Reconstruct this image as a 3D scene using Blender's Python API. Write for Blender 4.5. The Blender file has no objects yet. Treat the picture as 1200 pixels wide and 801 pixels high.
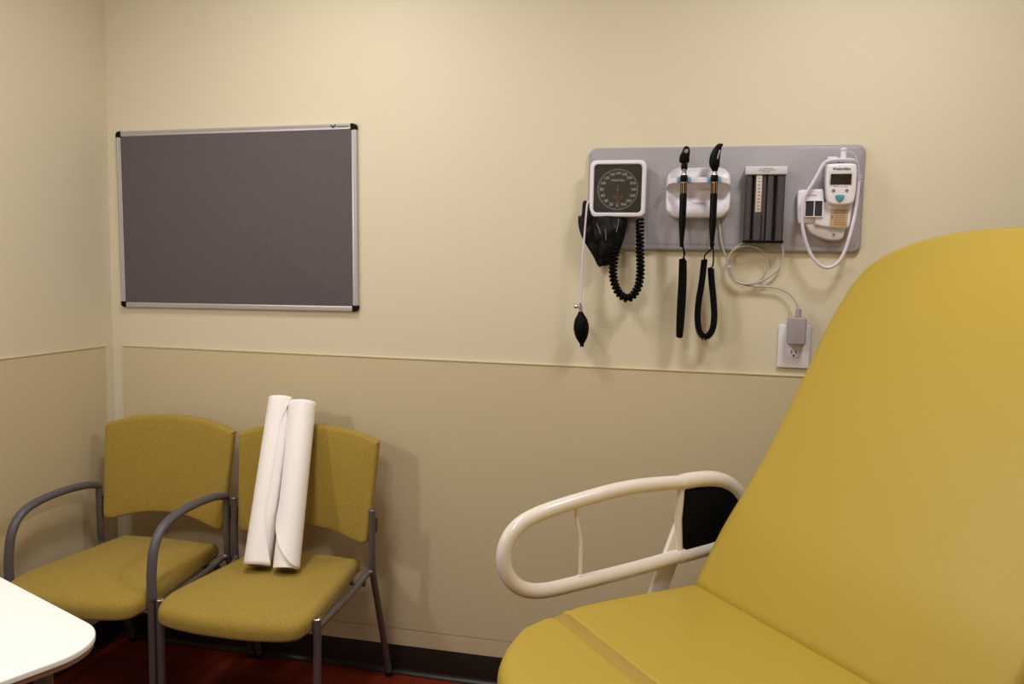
import bpy, bmesh, math, random
from mathutils import Vector, Matrix
random.seed(7)
PI = math.pi
sc = bpy.context.scene
C = sc.collection

# ---------------------------------------------------------------- camera
F, YAW, PITCH, ROLL = 958.4024, 0.2219, 0.0887, 0.0192
CAM = Vector((2.1117, -2.6226, 1.4232))
fw = Vector((-math.sin(YAW)*math.cos(PITCH), math.cos(YAW)*math.cos(PITCH), -math.sin(PITCH)))
rt = fw.cross(Vector((0, 0, 1))).normalized()
up = rt.cross(fw)
r2 = rt*math.cos(ROLL) + up*math.sin(ROLL)
u2 = -rt*math.sin(ROLL) + up*math.cos(ROLL)
cd = bpy.data.cameras.new('camera'); cam = bpy.data.objects.new('camera', cd); C.objects.link(cam)
cd.sensor_width = 36; cd.lens = F/1200*36; cd.clip_start = 0.02
m = Matrix((r2, u2, -fw)).transposed().to_4x4(); m.translation = CAM
cam.matrix_world = m
sc.camera = cam

def at(px, py, y):
    """point of the plane y=const (parallel to the back wall) seen at a pixel of the 1200x801 photo"""
    d = fw*F + r2*(px-600) - u2*(py-400.5)
    t = (y-CAM.y)/d.y
    return CAM + d*t

# ---------------------------------------------------------------- materials
def srgb(c):
    return tuple(((v/255)/12.92 if v/255 <= .04045 else ((v/255+.055)/1.055)**2.4) for v in c) + (1,)
def mat(name, col, rough=.5, metal=0, bump=None, var=None, spec=.5, coat=0, stretch=None, sheen=0):
    M = bpy.data.materials.new(name); M.use_nodes = True
    nt = M.node_tree; b = nt.nodes['Principled BSDF']
    b.inputs['Base Color'].default_value = srgb(col)
    b.inputs['Roughness'].default_value = rough
    b.inputs['Metallic'].default_value = metal
    b.inputs['Specular IOR Level'].default_value = spec
    b.inputs['Coat Weight'].default_value = coat
    b.inputs['Sheen Weight'].default_value = sheen
    tc = nt.nodes.new('ShaderNodeTexCoord'); mp = nt.nodes.new('ShaderNodeMapping')
    nt.links.new(tc.outputs['Object'], mp.inputs['Vector'])
    if stretch: mp.inputs['Scale'].default_value = stretch
    if var:                                   # var = (scale, strength)
        n = nt.nodes.new('ShaderNodeTexNoise'); n.inputs['Scale'].default_value = var[0]; n.inputs['Detail'].default_value = 6
        nt.links.new(mp.outputs['Vector'], n.inputs['Vector'])
        r = nt.nodes.new('ShaderNodeMapRange'); r.inputs['To Min'].default_value = 1-var[1]; r.inputs['To Max'].default_value = 1+var[1]
        nt.links.new(n.outputs['Fac'], r.inputs['Value'])
        mx = nt.nodes.new('ShaderNodeMix'); mx.data_type = 'RGBA'; mx.blend_type = 'MULTIPLY'
        mx.inputs['Factor'].default_value = 1
        mx.inputs['A'].default_value = srgb(col)
        cb = nt.nodes.new('ShaderNodeCombineColor')
        for k in ('Red', 'Green', 'Blue'): nt.links.new(r.outputs['Result'], cb.inputs[k])
        nt.links.new(cb.outputs['Color'], mx.inputs['B'])
        nt.links.new(mx.outputs['Result'], b.inputs['Base Color'])
    if bump:                                  # bump = (scale, distance)
        n = nt.nodes.new('ShaderNodeTexNoise'); n.inputs['Scale'].default_value = bump[0]; n.inputs['Detail'].default_value = 4
        nt.links.new(mp.outputs['Vector'], n.inputs['Vector'])
        bp = nt.nodes.new('ShaderNodeBump'); bp.inputs['Distance'].default_value = bump[1]; bp.inputs['Strength'].default_value = 1
        nt.links.new(n.outputs['Fac'], bp.inputs['Height'])
        nt.links.new(bp.outputs['Normal'], b.inputs['Normal'])
    return M

WALL = mat('cream_wall_paint', (218, 208, 182), .6, bump=(160, .0004), var=(1.3, .02))
PANEL = mat('beige_wall_panel', (207, 192, 157), .5, bump=(120, .0003), var=(1.6, .025))
BEAD = mat('pale_panel_edge', (220, 204, 168), .35)
CEIL = mat('ceiling_tile', (225, 218, 200), .9, bump=(90, .001))
BASEB = mat('dark_rubber_base', (26, 17, 15), .38, bump=(40, .0003))
VINYL = mat('mustard_vinyl', (184, 157, 61), .42, bump=(420, .00015), var=(2.5, .02), spec=.4)
VINYL2 = mat('mustard_vinyl_hinge', (172, 141, 64), .5)
FABRIC = None
STEEL = mat('grey_painted_steel', (114, 108, 109), .38, metal=.55, bump=(500, .00005))
ARM = mat('charcoal_arm_plastic', (90, 86, 92), .42)
BLACKP = mat('black_plastic', (4, 4, 4), .4, spec=.14)
BLACKM = mat('black_matte', (8, 8, 8), .8, spec=.15)
NYLON = mat('black_nylon_cuff', (4, 4, 5), .4, bump=(60, .002), spec=.18)
RUBBER = mat('black_rubber', (4, 4, 4), .55, spec=.1)
WHITEP = mat('white_plastic', (227, 222, 231), .35)
CREAMP = mat('cream_enamel', (236, 227, 218), .22, coat=.3)
LILAC = mat('pale_lilac_plastic', (214, 206, 226), .4)
GREYPL = mat('grey_wall_plate', (158, 153, 158), .45, bump=(300, .0002))
GREYAD = mat('grey_adapter_plastic', (158, 150, 156), .4)
CABLE = mat('pale_grey_cable', (178, 172, 166), .45)
ALU = mat('brushed_aluminium', (188, 184, 184), .38, metal=.5, bump=(200, .0001), stretch=(1, 1, 40))
CHROME = mat('chrome_metal', (200, 196, 190), .2, metal=.95)
BRASS = mat('pale_brass', (214, 186, 138), .25, metal=.8)
FELT = mat('grey_board_fabric', (99, 91, 93), .95, bump=(700, .0008), var=(130, .22), spec=.1)
PAPER = mat('white_paper', (253, 248, 247), .7, bump=(25, .0006))
PAPERC = mat('cardboard_core', (138, 112, 84), .8)
LAMIN = mat('white_laminate', (250, 249, 246), .3)
EDGE = mat('shaded_table_edge', (150, 112, 92), .5)  # brown puts the shade along the table's edge into the colour
TEAL = mat('teal_button', (70, 148, 160), .4)
BLUE = mat('light_blue_grip', (120, 178, 208), .4)
SCREEN = mat('dark_display', (34, 30, 22), .2, coat=.4)
YELLOWL = mat('yellow_label', (190, 160, 124), .6)
BROWNINK = mat('brown_ink', (134, 90, 62), .7)
GREYINK = mat('grey_ink', (120, 116, 120), .7)
DARKINK = mat('dark_ink', (40, 40, 52), .7)
REDINK = mat('red_ink', (150, 112, 106), .7)
WHITEINK = mat('white_ink', (228, 228, 220), .6)
ORANGEINK = mat('orange_ink', (206, 138, 76), .6)
DIAL = mat('black_dial', (42, 41, 41), .5)
DIALIN = mat('charcoal_dial', (70, 68, 63), .5)
RIBGREY = mat('dark_grey_ribbed_plastic', (72, 67, 70), .45, spec=.3)
CAPM = mat('pale_grey_cap', (208, 202, 206), .45)
STRIP = mat('grey_scale_strip', (200, 192, 186), .5)
SLOT = mat('slot_black', (16, 12, 10), .6)
BASEGREY = mat('warm_grey_shell', (196, 188, 182), .45)

def fabric():
    M = bpy.data.materials.new('mustard_woven_fabric'); M.use_nodes = True
    nt = M.node_tree; b = nt.nodes['Principled BSDF']; N = nt.nodes.new; L = nt.links.new
    tc = N('ShaderNodeTexCoord')
    outs = []
    for s in ((900, 130, 130), (130, 900, 900)):
        mp = N('ShaderNodeMapping'); mp.inputs['Scale'].default_value = s
        L(tc.outputs['Object'], mp.inputs['Vector'])
        n = N('ShaderNodeTexNoise'); n.inputs['Scale'].default_value = 1; n.inputs['Detail'].default_value = 3
        L(mp.outputs['Vector'], n.inputs['Vector']); outs.append(n)
    ad = N('ShaderNodeMath'); ad.operation = 'ADD'
    L(outs[0].outputs['Fac'], ad.inputs[0]); L(outs[1].outputs['Fac'], ad.inputs[1])
    cr = N('ShaderNodeValToRGB')
    cr.color_ramp.elements[0].position = .35; cr.color_ramp.elements[0].color = srgb((142, 117, 46))
    cr.color_ramp.elements[1].position = .65; cr.color_ramp.elements[1].color = srgb((180, 152, 68))
    hf = N('ShaderNodeMath'); hf.operation = 'MULTIPLY'; hf.inputs[1].default_value = .5
    L(ad.outputs[0], hf.inputs[0]); L(hf.outputs[0], cr.inputs['Fac'])
    L(cr.outputs['Color'], b.inputs['Base Color'])
    bp = N('ShaderNodeBump'); bp.inputs['Distance'].default_value = .0008
    L(hf.outputs[0], bp.inputs['Height']); L(bp.outputs['Normal'], b.inputs['Normal'])
    b.inputs['Roughness'].default_value = .85; b.inputs['Specular IOR Level'].default_value = .2
    b.inputs['Sheen Weight'].default_value = .1
    return M
FABRIC = fabric()

def wood_floor():
    M = bpy.data.materials.new('red_brown_plank_floor'); M.use_nodes = True
    nt = M.node_tree; b = nt.nodes['Principled BSDF']; N = nt.nodes.new; L = nt.links.new
    tc = N('ShaderNodeTexCoord')
    br = N('ShaderNodeTexBrick'); br.inputs['Scale'].default_value = 1
    br.inputs['Brick Width'].default_value = 1.2; br.inputs['Row Height'].default_value = .15
    br.inputs['Mortar Size'].default_value = .0012
    br.inputs['Color1'].default_value = srgb((132, 50, 26)); br.inputs['Color2'].default_value = srgb((102, 36, 18))
    br.inputs['Mortar'].default_value = srgb((40, 16, 10))
    L(tc.outputs['Object'], br.inputs['Vector'])
    mp = N('ShaderNodeMapping'); mp.inputs['Scale'].default_value = (2, 40, 1)
    L(tc.outputs['Object'], mp.inputs['Vector'])
    n = N('ShaderNodeTexNoise'); n.inputs['Scale'].default_value = 2; n.inputs['Detail'].default_value = 8
    L(mp.outputs['Vector'], n.inputs['Vector'])
    mx = N('ShaderNodeMix'); mx.data_type = 'RGBA'; mx.blend_type = 'MULTIPLY'; mx.inputs['Factor'].default_value = .6
    cr = N('ShaderNodeValToRGB'); cr.color_ramp.elements[0].color = (.35, .3, .28, 1); cr.color_ramp.elements[1].color = (1, 1, 1, 1)
    L(n.outputs['Fac'], cr.inputs['Fac'])
    L(br.outputs['Color'], mx.inputs['A']); L(cr.outputs['Color'], mx.inputs['B'])
    L(mx.outputs['Result'], b.inputs['Base Color'])
    b.inputs['Roughness'].default_value = .5; b.inputs['Specular IOR Level'].default_value = .12
    return M
FLOORM = wood_floor()

def glass_mat():
    M = bpy.data.materials.new('clear_gauge_lens'); M.use_nodes = True
    nt = M.node_tree; nt.nodes.remove(nt.nodes['Principled BSDF'])
    t = nt.nodes.new('ShaderNodeBsdfTransparent'); g = nt.nodes.new('ShaderNodeBsdfGlossy'); g.inputs['Roughness'].default_value = .05
    fr = nt.nodes.new('ShaderNodeFresnel'); fr.inputs['IOR'].default_value = 1.4
    mx = nt.nodes.new('ShaderNodeMixShader')
    nt.links.new(fr.outputs[0], mx.inputs[0]); nt.links.new(t.outputs[0], mx.inputs[1]); nt.links.new(g.outputs[0], mx.inputs[2])
    nt.links.new(mx.outputs[0], nt.nodes['Material Output'].inputs['Surface'])
    return M
LENS = glass_mat()
def emit(name, col, s):
    M = bpy.data.materials.new(name); M.use_nodes = True
    b = M.node_tree.nodes['Principled BSDF']
    b.inputs['Base Color'].default_value = srgb(col)
    b.inputs['Emission Color'].default_value = srgb(col); b.inputs['Emission Strength'].default_value = s
    return M
LED = emit('green_led', (150, 235, 150), .5)

# ---------------------------------------------------------------- mesh helpers
def newbm(): return bmesh.new()
def link(name, bm, m, parent=None, smooth=True, mats=None, angle=38):
    bmesh.ops.recalc_face_normals(bm, faces=bm.faces[:])
    me = bpy.data.meshes.new(name); bm.to_mesh(me); bm.free()
    for x in (mats or [m]): me.materials.append(x)
    if smooth:
        me.shade_smooth()
        me.set_sharp_from_angle(angle=math.radians(angle))
    o = bpy.data.objects.new(name, me); C.objects.link(o)
    if parent: o.parent = parent
    return o
def tag(o, label=None, cat=None, group=None, kind=None):
    if label: o['label'] = label
    if cat: o['category'] = cat
    if group: o['group'] = group
    if kind: o['kind'] = kind
    return o
def thing(name, loc, label, cat, rz=0, group=None):
    o = bpy.data.objects.new(name, None); C.objects.link(o); o.empty_display_size = .05
    o.location = loc; o.rotation_euler = (0, 0, rz)
    return tag(o, label, cat, group)
def struct(name, bm, m, smooth=False, parent=None):
    o = link(name, bm, m, parent, smooth)
    if not parent: o['kind'] = 'structure'
    return o
def add_box(bm, c, s, bev=0, M=None, seg=2):
    mt = Matrix.Translation(Vector(c)) @ (M.to_4x4() if M is not None else Matrix()) @ Matrix.Diagonal((s[0], s[1], s[2], 1))
    g = bmesh.ops.create_cube(bm, size=1, matrix=mt)
    if bev:
        es = list({e for v in g['verts'] for e in v.link_edges})
        bmesh.ops.bevel(bm, geom=es, offset=bev, segments=seg, affect='EDGES', profile=.5)
def catmull(pts, n=8, closed=False):
    P = [Vector(p) for p in pts]; out = []
    k = len(P)
    rng = range(k) if closed else range(k-1)
    for i in rng:
        if closed: a, b, c, d = P[(i-1) % k], P[i], P[(i+1) % k], P[(i+2) % k]
        else:
            b, c = P[i], P[i+1]
            a = P[i-1] if i else b*2-c
            d = P[i+2] if i+2 < k else c*2-b
        for j in range(n):
            t = j/n
            out.append(.5*((2*b)+(c-a)*t+(2*a-5*b+4*c-d)*t*t+(-a+3*b-3*c+d)*t**3))
    if not closed: out.append(P[-1])
    return out
def resample(P, step):
    L = [0]
    for a, b in zip(P, P[1:]): L.append(L[-1]+(b-a).length)
    n = max(2, int(L[-1]/step)); out = []; j = 0
    for i in range(n+1):
        s = L[-1]*i/n
        while j < len(L)-2 and L[j+1] < s: j += 1
        f = (s-L[j])/max(1e-9, L[j+1]-L[j])
        out.append(P[j].lerp(P[j+1], min(1, max(0, f))))
    return out
def frames(P, upv=None):
    T = [(P[min(i+1, len(P)-1)]-P[max(i-1, 0)]).normalized() for i in range(len(P))]
    n = Vector(upv) if upv else (Vector((0, 1, 0)) if abs(T[0].y) < .9 else Vector((1, 0, 0)))
    out = []
    for t in T:
        n = (n-t*n.dot(t)).normalized(); out.append((t, n, t.cross(n)))
    return out
def add_tube(bm, P, r, seg=12, rn=None, rb=None, cap=True, dome=False, upv=None, closed=False):
    """sweep; r may be a list; rn/rb = radii along normal/binormal"""
    P = [Vector(p) for p in P]
    fr = frames(P, upv); rings = []
    for i, (p, (t, n, b)) in enumerate(zip(P, fr)):
        rr = r[i] if isinstance(r, (list, tuple)) else r
        a1 = rn if rn else rr; a2 = rb if rb else rr
        rings.append([bm.verts.new(p + n*a1*math.cos(2*PI*k/seg) + b*a2*math.sin(2*PI*k/seg)) for k in range(seg)])
    for A, B in zip(rings, rings[1:]):
        for k in range(seg): bm.faces.new((A[k], A[(k+1) % seg], B[(k+1) % seg], B[k]))
    if cap:
        for ring, sgn, i in ((rings[0], -1, 0), (rings[-1], 1, -1)):
            if dome:
                rr = r[i] if isinstance(r, (list, tuple)) else r
                base = ring; t = fr[i][0]*sgn; c = P[i]
                for a in (30, 60):
                    ca, sa = math.cos(math.radians(a)), math.sin(math.radians(a))
                    nr = [bm.verts.new(c+(v.co-c)*ca+t*rr*sa) for v in ring]
                    for k in range(seg): bm.faces.new((base[k], base[(k+1) % seg], nr[(k+1) % seg], nr[k]))
                    base = nr
                bm.faces.new(base)
            else: bm.faces.new(ring)
def add_coil(bm, P, R, r, pitch, seg=6, per=12, upv=None):
    P = resample([Vector(p) for p in P], pitch/per)
    fr = frames(P, upv); Q = []
    for i, (p, (t, n, b)) in enumerate(zip(P, fr)):
        a = 2*PI*i/per
        Q.append(p+n*R*math.cos(a)+b*R*math.sin(a))
    add_tube(bm, Q, r, seg)
def add_lathe(bm, prof, M, seg=24):
    """prof [(radius, height)] about local z, M 4x4"""
    rings = []
    for r, h in prof:
        if r < 1e-6: rings.append([bm.verts.new(M @ Vector((0, 0, h)))])
        else: rings.append([bm.verts.new(M @ Vector((r*math.cos(2*PI*k/seg), r*math.sin(2*PI*k/seg), h))) for k in range(seg)])
    for A, B in zip(rings, rings[1:]):
        for k in range(seg):
            k2 = (k+1) % seg
            if len(A) == 1 and len(B) == 1: continue
            if len(A) == 1: bm.faces.new((A[0], B[k], B[k2]))
            elif len(B) == 1: bm.faces.new((A[k], A[k2], B[0]))
            else: bm.faces.new((A[k], A[k2], B[k2], B[k]))
    for R_ in (rings[0], rings[-1]):
        if len(R_) > 1: bm.faces.new(R_)
def rrect(w, h, r, n=6, cx=0, cy=0):
    out = []
    for sx, sy, a0 in ((1, 1, 0), (-1, 1, 90), (-1, -1, 180), (1, -1, 270)):
        for i in range(n+1):
            a = math.radians(a0+90*i/n)
            out.append((cx+sx*(w/2-r)+r*math.cos(a), cy+sy*(h/2-r)+r*math.sin(a)))
    return out
def inset(P, d):
    n = len(P); out = []
    for i in range(n):
        a, b, c = Vector(P[i-1]), Vector(P[i]), Vector(P[(i+1) % n])
        e1 = (b-a); e2 = (c-b)
        if e1.length < 1e-9: e1 = e2
        if e2.length < 1e-9: e2 = e1
        e1.normalize(); e2.normalize()
        nn = Vector((-(e1.y+e2.y), e1.x+e2.x))
        if nn.length < 1e-9: nn = Vector((-e1.y, e1.x))
        nn.normalize()
        k = 1/max(.5, nn.dot(Vector((-e1.y, e1.x))))
        out.append((b.x+nn.x*d*k, b.y+nn.y*d*k))
    return out
def add_slab(bm, out, t, r=0, M=None, crown=0, deform=None, both=False, seg=4, inner=0, r2=None, mi=0):
    """closed outline (CCW, local a,b) extruded along local c 0..t, rounded edge r on top (both = bottom too), crown puffs the top"""
    M = M or Matrix(); rr = r2 if r2 is not None else r
    prof = []
    if both:
        for i in range(seg+1):
            a = PI/2*(1-i/seg); prof.append((rr*(1-math.cos(a)), rr*(1-math.sin(a))))
    else: prof.append((0, 0))
    if r:
        for i in range(seg+1):
            a = PI/2*i/seg; prof.append((r*(1-math.cos(a)), t-r+r*math.sin(a)))
    else: prof.append((0, t))
    def put(x, y, z):
        v = Vector((x, y, z))
        if deform: v = Vector(deform(v))
        return bm.verts.new(M @ v)
    if inner:      # soft cushions: shrink toward the middle, which never folds over itself
        xs = [p[0] for p in out]; ys = [p[1] for p in out]
        mx_, my_ = (max(xs)+min(xs))/2, (max(ys)+min(ys))/2; hx_, hy_ = (max(xs)-min(xs))/2, (max(ys)-min(ys))/2
        inset_ = lambda P, d: [(mx_+(x-mx_)*(1-d/hx_), my_+(y-my_)*(1-d/hy_)) for x, y in P]
    else: inset_ = inset
    rings = [[put(x, y, c) for x, y in (inset_(out, d) if d else out)] for d, c in prof]
    last = inset_(out, prof[-1][0]) if prof[-1][0] else list(out)
    cx = sum(p[0] for p in last)/len(last); cy = sum(p[1] for p in last)/len(last)
    for j in range(1, inner+1):
        s = 1-j/(inner+1)
        rings.append([put(cx+(x-cx)*s, cy+(y-cy)*s, t+crown*(1-s*s)) for x, y in last])
    n = len(out); faces = []
    for A, B in zip(rings, rings[1:]):
        for k in range(n): faces.append(bm.faces.new((A[k], A[(k+1) % n], B[(k+1) % n], B[k])))
    if inner:
        top = put(cx, cy, t+crown)
        for k in range(n): faces.append(bm.faces.new((rings[-1][k], rings[-1][(k+1) % n], top)))
        f0 = inset_(out, prof[0][0]) if prof[0][0] else out
        prev = rings[0]
        for j in range(1, 5):
            s = 1-j/5; nr = [put(cx+(x-cx)*s, cy+(y-cy)*s, 0) for x, y in f0]
            for k in range(n): faces.append(bm.faces.new((prev[k], prev[(k+1) % n], nr[(k+1) % n], nr[k])))
            prev = nr
        b0 = put(cx, cy, 0)
        for k in range(n): faces.append(bm.faces.new((prev[(k+1) % n], prev[k], b0)))
    else:
        faces.append(bm.faces.new(rings[-1])); faces.append(bm.faces.new(list(reversed(rings[0]))))
    for f in faces: f.material_index = mi
# plane of the back wall: local (a,b,c) -> (x, -c, z)
WALLM = Matrix(((1, 0, 0, 0), (0, 0, -1, 0), (0, 1, 0, 0), (0, 0, 0, 1)))
def wallm(x, y, z): return Matrix.Translation((x, y, z)) @ WALLM
def text(name, s, size, M, m, parent, ax='CENTER', depth=.0002, bold=0):
    cu = bpy.data.curves.new(name, 'FONT'); cu.body = s; cu.size = size; cu.align_x = ax; cu.align_y = 'CENTER'
    cu.extrude = depth; cu.resolution_u = 3; cu.offset = bold
    t = bpy.data.objects.new(name, cu); C.objects.link(t)
    dg = bpy.context.evaluated_depsgraph_get()
    me = bpy.data.meshes.new_from_object(t.evaluated_get(dg))
    bpy.data.objects.remove(t); bpy.data.curves.remove(cu)
    me.materials.clear(); me.materials.append(m)
    me.transform(M)
    o = bpy.data.objects.new(name, me); C.objects.link(o)
    if parent: o.parent = parent
    return o
def off(root):
    """matrix taking world coordinates into the thing's own"""
    return (Matrix.Translation(root.location) @ Matrix.Rotation(root.rotation_euler.z, 4, 'Z')).inverted()
def linkw(name, bm, m, root, **k):
    """link a mesh built in world coordinates as a part of an empty"""
    bmesh.ops.transform(bm, matrix=off(root), verts=bm.verts[:])
    return link(name, bm, m, root, **k)

# ---------------------------------------------------------------- room
RX, RY, RZ = 3.75, -3.6, 2.62
def box_obj(name, lo, hi, m, bev=0, parent=None):
    bm = newbm()
    add_box(bm, [(a+b)/2 for a, b in zip(lo, hi)], [b-a for a, b in zip(lo, hi)], bev)
    return struct(name, bm, m, parent=parent, smooth=bool(bev))
box_obj('floor', (-.1, RY-.1, -.1), (RX+.1, .1, 0), FLOORM)
box_obj('ceiling', (-.1, RY-.1, RZ), (RX+.1, .1, RZ+.1), CEIL)
box_obj('wall_back', (-.1, 0, 0), (RX+.1, .1, RZ), WALL)
box_obj('wall_left', (-.1, RY, 0), (0, 0, RZ), WALL)
box_obj('wall_right', (RX, RY, 0), (RX+.1, 0, RZ), WALL)
box_obj('wall_rear', (-.1, RY-.1, 0), (RX+.1, RY, RZ), WALL)

RAILZ = 1.1177
def panel(name, axis, a, b):
    bm = newbm()
    for lo, hi in ((.1605, RAILZ-.006), (.101, .1575)):
        if axis == 'x': add_box(bm, ((a+b)/2, -.002, (lo+hi)/2), (b-a, .004, hi-lo), .0006)
        else: add_box(bm, (.002, (a+b)/2, (lo+hi)/2), (.004, b-a, hi-lo), .0006)
    o = struct(name, bm, PANEL)
    bm = newbm()
    if axis == 'x': add_box(bm, ((a+b)/2, -.0035, RAILZ-.003), (b-a, .007, .006), .0015)
    else: add_box(bm, (.0035, (a+b)/2, RAILZ-.003), (.007, b-a, .006), .0015)
    link('panel_edge_bead', bm, BEAD, o)
    return o
panel('trim_1', 'x', .044, RX-.001)
panel('trim_2', 'y', RY+.001, -.044)
def coveb(name, P0, P1, nrm):
    prof = [(0, .102), (.003, .102), (.004, .1), (.004, .02), (.006, .012), (.011, .005), (.02, .002), (.02, 0), (0, 0)]
    bm = newbm(); P0 = Vector(P0); P1 = Vector(P1); nrm = Vector(nrm)
    A = [bm.verts.new(P0+nrm*d+Vector((0, 0, z))) for d, z in prof]
    B = [bm.verts.new(P1+nrm*d+Vector((0, 0, z))) for d, z in prof]
    n = len(prof)
    for k in range(n): bm.faces.new((A[k], A[(k+1) % n], B[(k+1) % n], B[k]))
    bm.faces.new(A); bm.faces.new(B)
    return struct(name, bm, BASEB, smooth=True)
coveb('baseboard_back', (0, 0, 0), (RX, 0, 0), (0, -1, 0))
coveb('baseboard_left', (0, 0, 0), (0, RY, 0), (1, 0, 0))

# ---------------------------------------------------------------- ceiling lights
def area(name, loc, size, power, col, target=None, parent=None):
    ld = bpy.data.lights.new(name, 'AREA'); ld.shape = 'RECTANGLE'; ld.size, ld.size_y = size
    ld.energy = power; ld.color = col
    o = bpy.data.objects.new(name, ld); C.objects.link(o); o.location = loc
    if target is not None:
        o.rotation_euler = (Vector(target)-Vector(loc)).to_track_quat('-Z', 'Y').to_euler()
    return o
WARM = (1, .99, .985)
def troffer(x, y, sx, sy, power, label):
    t = thing('ceiling_light', (x, y, RZ), label, 'ceiling light')
    bm = newbm()
    for cx, cy, bx_, by_ in ((0, sy/2, sx+.05, .025), (0, -sy/2, sx+.05, .025), (sx/2, 0, .025, sy), (-sx/2, 0, .025, sy)):
        add_box(bm, (cx, cy, -.006), (bx_, by_, .012), .002)
    link('frame', bm, WHITEP, t)
    bm = newbm(); add_box(bm, (0, 0, -.003), (sx-.025, sy-.025, .004))
    link('diffuser', bm, emit('lit_diffuser', (255, 240, 215), 3), t)
    area('ceiling_lamp', (x, y, RZ-.012), (sx-.03, sy-.03), power, WARM)
LIGHT_A = troffer(2.62, -.88, .26, .42, 12.3, 'rectangular ceiling light panel above the exam chair')
LIGHT_B = troffer(1.00, -.85, .24, .42, 11.8, 'rectangular ceiling light panel above the two chairs')
FILL_C = troffer(1.30, -2.25, .55, .55, 15.5, 'square ceiling light panel added as front fill, beyond the white table')  # unseen panel added to fill rolls, table and lower wall from the front

# low lamp glow from the left: a wall lamp beside the white table
t = thing('wall_lamp', (0.0, -1.75, 1.75), 'square wall lamp on the left wall beyond the white table', 'lamp')
bm = newbm(); add_slab(bm, rrect(.3, .3, .03), .05, .01, Matrix(((0, 0, 1, 0), (1, 0, 0, 0), (0, 1, 0, 0), (0, 0, 0, 1)))); link('lamp_housing', bm, WHITEP, t)
bm = newbm(); add_slab(bm, rrect(.25, .25, .03), .006, .002, Matrix(((0, 0, 1, .05), (1, 0, 0, 0), (0, 1, 0, 0), (0, 0, 0, 1)))); link('lamp_diffuser', bm, emit('lit_wall_lamp', (255, 236, 205), 3), t)
area('wall_lamp_light', (.065, -1.75, 1.75), (.17, .17), 9.5, WARM, target=(1.2, -.6, 1.2))

# ---------------------------------------------------------------- bulletin board
bw, bh = .9296, .632
t = thing('bulletin_board', (.0522+bw/2, 0, 1.2631), 'grey fabric bulletin board with aluminium frame and black corner caps on back wall', 'bulletin board')
t.rotation_euler = (0, -.0118, 0)
ox = -bw/2
fwid = .024
bm = newbm(); add_slab(bm, rrect(bw-.03, bh-.03, .002, cx=0, cy=bh/2), .012, .001, wallm(0, -.002, 0)); link('fabric_panel', bm, FELT, t)
bm = newbm()
prof = [(d*.82, y*.8) for d, y in ((0, -.001), (0, -.017), (.002, -.02), (.009, -.021), (.0115, -.0195), (.014, -.0205), (.022, -.0185), (.024, -.013), (.024, -.001))]
def bar(bm, p0, p1, inn, prof):
    A = [bm.verts.new(Vector(p0)+Vector(inn)*d+Vector((0, y, 0))) for d, y in prof]
    B = [bm.verts.new(Vector(p1)+Vector(inn)*d+Vector((0, y, 0))) for d, y in prof]
    n = len(prof)
    for k in range(n): bm.faces.new((A[k], A[(k+1) % n], B[(k+1) % n], B[k]))
    bm.faces.new(A); bm.faces.new(B)
k = .020
bar(bm, (ox+k, 0, 0), (ox+bw-k, 0, 0), (0, 0, 1), prof); bar(bm, (ox+k, 0, bh), (ox+bw-k, 0, bh), (0, 0, -1), prof)
bar(bm, (ox, 0, k), (ox, 0, bh-k), (1, 0, 0), prof); bar(bm, (ox+bw, 0, k), (ox+bw, 0, bh-k), (-1, 0, 0), prof)
fr_ = link('frame', bm, ALU, t)
for sx, sz in ((0, 0), (1, 0), (0, 1), (1, 1)):
    bm = newbm()
    R_ = .014; q = .0215
    o2 = [(0, 0)] if False else []
    # square with one rounded outer corner
    pts = [(q, 0), (q, q), (0, q)] + [(R_-R_*math.cos(a*PI/12), R_-R_*math.sin(a*PI/12)) for a in range(0, 7)]
    pts = [((ox+p[0]) if sx == 0 else (ox+bw-p[0]), p[1] if sz == 0 else bh-p[1]) for p in pts]
    ar = sum(pts[i-1][0]*pts[i][1]-pts[i][0]*pts[i-1][1] for i in range(len(pts)))
    if ar < 0: pts = pts[::-1]
    add_slab(bm, pts, .0185, .003, wallm(0, 0, 0), seg=3)
    link('corner_cap', bm, BLACKP, t)
bm = newbm()
lx, lz = ox+bw-.082, bh-.0095
for dx, dz, a, L_ in ((.003, .001, -.8, .014), (-.004, 0, .8, .008), (-.008, .003, .1, .005)):
    add_box(bm, (lx+dx, -.0172, lz+dz), (L_, .0008, .0045), 0, Matrix.Rotation(a, 3, 'Y'))
add_box(bm, (lx+.033, -.0170, lz-.001), (.04, .0006, .0016))
link('maker_mark', bm, DARKINK, t)

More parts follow.
